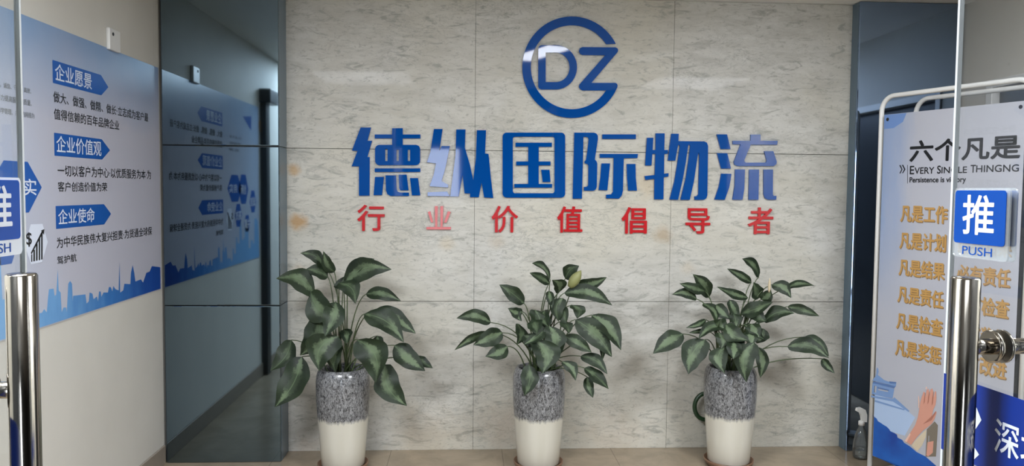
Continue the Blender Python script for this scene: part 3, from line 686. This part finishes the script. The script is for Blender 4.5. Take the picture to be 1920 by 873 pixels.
E4 = lambda x, y: BP.uv(1620+x*.22901, 500+y*.22901)
E3 = lambda x, y: BP.uv(1620+x*.24058, 330+y*.24058)
def rc(Ef, ll, ur): a = Ef(*ll); e = Ef(*ur); return (a[0], a[1], e[0], e[1])
for u_ in (.022, BWID-.022):
    bpart('eyelet', BLK, [[[(u_+.009*math.cos(k*.5), BZ1-.025+.009*math.sin(k*.5)) for k in range(12)]]])
gc = mat('print_sky_blue', (108, 140, 194), .4)
bpart('corner_tint', gc, [[[(.002, BZ1-.002), (.002, E2(203, 298)[1]), (.06, E2(260, 292)[1]), (.115, E2(320, 250)[1]), (.135, BZ1-.002)]]], off=.0003)
bpart('heading', PBLACK, txt='六个凡是', rect=rc(E2, (385, 520), (1142, 335)), bold=.034)
bpart('arrow_mark', PBLACK, [[[E2(*p) for p in q]] for q in (((314,545),(322,542),(336,572),(322,600),(315,600),(328,572)), ((332,543),(340,540),(356,572),(340,598),(333,598),(347,572)), ((369,542),(372,542),(372,668),(369,668)))])
for s, ll, ur in (('E', (386, 605), (416, 549)), ('VERY', (418, 603), (553, 557)), ('S', (572, 601), (598, 547)), ('INGLE', (602, 599), (776, 552)), ('T', (800, 594), (836, 542)), ('HINGNG', (838, 592), (1131, 538))):
    bpart('subheading', PBLACK, txt=s, rect=rc(E2, ll, ur), bold=.025)
bpart('subheading', PBLACK, txt='Persistence is victory', rect=rc(E2, (384, 672), (769, 622)), bold=.035)
rows = (('工作', '计划', (E3, (285, 352), (652, 240))), ('计划', '结果', (E3, (278, 560), (640, 462))), ('结果', '责任', (E3, (272, 768), (630, 678))),
        ('责任', '检查', (E4, (276, 284), (652, 202))), ('检查', '奖惩', (E4, (266, 500), (644, 428))), ('奖惩', '改进', (E4, (256, 716), (632, 660))))
er = rc(E3, (725, 790), (1142, 735))
for a_, b_, (Ef, ll, ur) in rows:
    r = rc(Ef, ll, ur); hgt = .082; r = (r[0], r[1], r[2], r[1]+hgt)
    for s, q in (('凡是'+a_, r), ('必有'+b_, (er[0], r[1], er[2], r[1]+hgt))):
        ln = bpart('lettering', PGOLD, txt=s, rect=q, bold=.024, off=.0012)
        ppart('lettering_shadow', ln, PGOLDD, txt=s, rect=(q[0]+.004, q[1]-.004, q[2]+.004, q[3]-.004), bold=.022, off=.0006, fr=BP)
# printed landscape: old tower, wall slope, wooded hill and a reaching hand
TB = mat('print_tower_blue', (120, 150, 196), .4); TL = mat('print_pale_blue', (170, 192, 224), .4); TD = mat('print_tower_dark', (88, 118, 168), .4)
u0_ = 0.002
bpart('wall_slope', TL, [[[(u0_, E5(300, 318)[1]), E5(340, 325), E5(468, 360), E5(592, 458), E5(640, 500), E5(560, 640), E5(420, 600), (u0_, E5(295, 480)[1])]]], off=.0004)
bpart('wall_parapet', TB, [[[E5(*p) for p in ((300,330),(468,358),(480,345),(596,450),(590,458),(470,378),(300,345))]], [[E5(*p) for p in ((330,365),(560,436),(556,446),(330,380))]]], off=.0008)
bpart('tower', TB, [[[E5(*p) for p in ((312,232),(480,280),(466,355),(306,320))], [E5(*p) for p in ((328,255),(345,260),(340,310),(324,306))], [E5(*p) for p in ((360,265),(435,288),(430,305),(356,290))]],
      [[E5(*p) for p in ((345,120),(355,120),(360,150),(352,172),(400,212),(440,226),(496,228),(492,262),(310,216),(338,180),(343,160))]]], off=.001)
bpart('tower_shadow', TD, [[[E5(*p) for p in ((318,222),(490,262),(478,276),(316,236))]], [[E5(*p) for p in ((350,266),(440,288),(438,296),(350,276))]], [[E5(*p) for p in ((440,222),(495,228),(492,240),(445,238))]]], off=.0014)
hp = [(u0_, E5(292, 480)[1])] + [E5(*p) for p in ((310,482),(325,495),(345,510),(352,528),(380,545),(395,556),(420,570),(440,590),(450,606),(478,618),(500,632),(505,655),(540,672),(556,695),(600,722),(650,765),(720,800),(800,870),(860,960),(1000,1100))]
hp += [(BWID-.002, hp[-1][1]), (BWID-.002, BZ0+.002), (u0_, BZ0+.002)]
bpart('wooded_hill', HILL, [[hp]], off=.0008)
SK = mat('print_skin', (206, 150, 132), .4); SKL = mat('print_skin_light', (228, 190, 172), .4); SKD = mat('print_skin_dark', (168, 112, 96), .4); CUFF = mat('print_cuff', (206, 192, 168), .4); DRK = mat('print_dark_trunk', (120, 112, 100), .4)
bpart('printed_hand', SK, [[[E5(*p) for p in ((560,680),(600,620),(640,560),(660,500),(672,440),(680,385),(690,345),(706,300),(716,310),(712,345),(720,340),(728,290),(742,278),(748,300),(740,345),(748,345),(758,285),(772,276),(780,300),(772,350),(782,345),(792,300),(802,300),(804,350),(798,400),(780,440),(768,490),(800,450),(806,462),(790,510),(770,545),(735,575),(700,600),(650,655),(610,712))]]], off=.0016, label='printed hand in skin tones')
bpart('hand_creases', SKD, [[[E5(*p) for p in q]] for q in (((712,345),(716,310),(719,312),(715,380),(705,400)), ((740,345),(748,302),(751,304),(746,380),(736,400)), ((772,350),(780,302),(783,304),(778,390),(768,410)), ((768,490),(800,450),(798,470),(768,520),(700,552)))], off=.0022)
bpart('hand_highlight', SKL, [[[E5(*p) for p in ((664,340),(668,330),(674,380),(672,425),(666,430))]], [[E5(*p) for p in ((560,680),(600,620),(606,630),(575,690))]], [[E5(*p) for p in ((720,280),(726,262),(734,270),(728,285))]]], off=.0019)
bpart('cuff', CUFF, [[[E5(*p) for p in ((612,715),(650,665),(700,615),(728,590),(722,650),(690,720),(655,760))]]], off=.0012)
bpart('wood_post', DRK, [[[E5(*p) for p in ((730,590),(790,530),(815,560),(800,800),(720,800))], [E5(*p) for p in ((742,640),(748,640),(744,790),(738,790))]]], off=.001)
bpart('wrist_print', SK, [[[E5(*p) for p in ((736,690),(782,680),(776,770),(740,800),(726,790))]]], off=.0016)

# ------------------------------------------------------------------ glass doors, opened inward
def door(name, free, udir, flip, label):
    """free: floor point of the free edge; udir: along the glass towards the hinge"""
    free = Vector(free); udir = Vector(udir).normalized(); W_, T = .84, .004
    inn = Vector((-udir.y, udir.x, 0))
    inn = inn if inn.x*(-free.x) > 0 else -inn                     # face turned to the middle of the doorway
    dr = struct(empty(name, free), label)
    def slab(bm, u0, u1, z0, z1, a, b_):
        vs = []
        for z in (z0, z1):
            for u_, o_ in ((u0, a), (u1, a), (u1, b_), (u0, b_)): vs.append(bm.verts.new(free+udir*u_+inn*o_+Vector((0, 0, z))))
        for q in ((3, 2, 1, 0), (4, 5, 6, 7), (0, 1, 5, 4), (1, 2, 6, 5), (2, 3, 7, 6), (3, 0, 4, 7)): bm.faces.new([vs[i] for i in q])
        bmesh.ops.recalc_face_normals(bm, faces=bm.faces[:])
    b = bmesh.new(); slab(b, .005, W_, .012, 2.36, -T, T); obj('pane', b, GLASS, dr)
    b = bmesh.new(); slab(b, 0, .005, .012, 2.36, -T, T); obj('polished_edge', b, GEDGE, dr)
    b = bmesh.new(); slab(b, W_-.15, W_, .0, .1, -.016, .016); slab(b, W_-.15, W_, 2.3, 2.385, -.016, .016); obj('hinge_fitting', b, STEEL, dr)
    return dr, free, udir, inn
def handle(dr, free, udir, inn, u_, z0, z1, zs_, sides=(1, -1)):
    for sd in sides:
        gap = .058 if sd > 0 else .085; c_ = free+udir*u_+inn*(gap*sd); b = bmesh.new()
        lathe(b, [(0, z0), (.019, z0), (.0212, z0+.003), (.0212, z1-.003), (.019, z1), (0, z1)], c_, 40, False, False)
        h = obj('handle', b, STEEL, dr)
        for z in zs_:
            b = bmesh.new(); p = free+udir*u_+Vector((0, 0, z)); d_ = inn*sd
            tube(b, [p+d_*.006, p+d_*gap], .0125, 24); tube(b, [p+d_*.0061, p+d_*.011, p+d_*.013], [.026, .026, .023], 32)
            obj('standoff', b, STEEL, h)
RA = math.radians(4.4)
d1 = door('door_1', (hit(1785, 400, Vector((0, 1.3, 0)), Vector((0, 1, 0))).x, 1.3, 0), (math.sin(RA), -math.cos(RA), 0), False, 'right-hand glass door swung open with steel bar handle')
d2 = door('door_2', (hit(44.5, 450, Vector((0, 1.3, 0)), Vector((0, 1, 0))).x, 1.3, 0), (0, -1, 0), True, 'left-hand glass door swung open with steel bar handle')
handle(*d1, .115, .35, 1.372, (1.262, .47)); handle(*d2, .115, .35, 1.372, (1.2, .47))
DF = Frame(d1[1]+d1[3]*.0042, d1[2]); DB = Frame(d1[1]-d1[3]*.0042, d1[2])
LF = Frame(d2[1]+d2[3]*.0042, -d2[2])
def push_sign(fr, u0, v0, w_, h_, label, white_foot, mirror_side=False):
    t = empty('push_sign', fr.pt(u0+w_/2, v0, 0), label, 'sign')
    b = bmesh.new(); shape(b, fr, [rrect(u0, v0, u0+w_, v0+h_, .008)], .003, 0); obj('backplate', b, SIGNW if white_foot else CLEARA, t)
    bh = h_*.76; b = bmesh.new(); shape(b, fr, [rrect(u0+.004, v0+h_-.004-bh, u0+w_-.006, v0+h_-.004, .006)], .0012, .003); pl_ = obj('blue_field', b, SIGNB, t)
    b = bmesh.new(); text(b, fr, '推', (u0+w_*.2, v0+h_-bh*.86, u0+w_*.76, v0+h_-bh*.14), .02, 0, .0046); obj('lettering', b, SIGNW, pl_)
    b = bmesh.new(); text(b, fr, 'PUSH', (u0+w_*.2, v0+h_*.045, u0+w_*.74, v0+h_*.165), .006, 0, .0034); obj('lettering', b, SIGNB, t)
    return t
ra = DF.uv(1793, 357); rb = DF.uv(1898, 352); rcn = DF.uv(1800, 483)
sw, sh_ = rb[0]-ra[0], rb[1]-DF.uv(1845, 486)[1]
push_sign(DF, ra[0], rb[1]-sh_, sw, sh_, 'square blue push sign on the right-hand glass door', False)
b = bmesh.new(); shape(b, DB, [rrect(ra[0], rb[1]-sh_, rb[0], rb[1], .008)], .003, -.003)
sb_ = obj('sign_backing', b, CLEARA, base=DB.pt((ra[0]+rb[0])/2, rb[1]-sh_)); b = bmesh.new(); shape(b, DB, [rrect(ra[0]+.004, rb[1]-.004-sh_*.76, rb[0]-.002, rb[1]-.004, .006)], .001, -.0044); obj('blue_field', b, SIGNB, sb_)
tag(sb_, 'sign plate stuck on the far side of the right-hand door behind its push sign', 'sign')
le = LF.uv(35, 333); lz = LF.uv(20, 478)
push_sign(LF, le[0]-sw, lz[1], sw, le[1]-lz[1], 'push sign cut by the left picture edge on the left-hand glass door', True)
# blue stickers across the doors
zt = DF.uv(1765, 697)[1]; zb = DF.uv(1760, 838)[1]
b = bmesh.new(); shape(b, DF, [R4(.002, zb, .7, zt)], .0006, 0)
NAVY = mat('navy_sticker', (20, 48, 132), .35)
st = obj('door_sticker', b, NAVY, base=DF.pt(.35, zb)); tag(st, 'navy blue sticker band with white characters on the right-hand glass door', 'sticker')
G5 = lambda x, y: DF.uv(1560+x*.24407, 660+y*.24407)
def sp_(name, loops=None, txt=None, rect=None, bold=0): return ppart(name, st, SIGNW, loops, txt, rect, bold, .0012, DF)
tl_ = G5(1252, 740); tr_ = G5(1442, 555)
cw = tr_[0]-tl_[0]; chh = G5(1345, 530)[1]-G5(1345, 800)[1]
sp_('lettering', txt='深圳市', rect=(tl_[0], G5(1345, 800)[1], tl_[0]+cw*3.3, G5(1345, 800)[1]+chh), bold=.012)
mk = G5(1110, 560); s_ = chh
sp_('logo_mark', [[[(mk[0]-.06, mk[1]+.005), (mk[0]-.008, mk[1]+.04), (mk[0]+.012, mk[1]+.012), (mk[0]-.004, mk[1]-.012), (mk[0]-.002, mk[1]+.008), (mk[0]-.05, mk[1]-.012)]],
                  [[(mk[0]-.06, mk[1]-.05), (mk[0]-.01, mk[1]-.03), (mk[0]+.01, mk[1]-.045), (mk[0]-.006, mk[1]-.062), (mk[0]-.05, mk[1]-.07)]]])
b = bmesh.new(); shape(b, LF, [R4(-.7, zb-.03, -.135, zt-.03)], .0006, 0)
tag(obj('door_sticker', b, NAVY, base=LF.pt(-.4, zb-.03)), 'navy blue sticker band at the picture edge on the left-hand glass door', 'sticker')
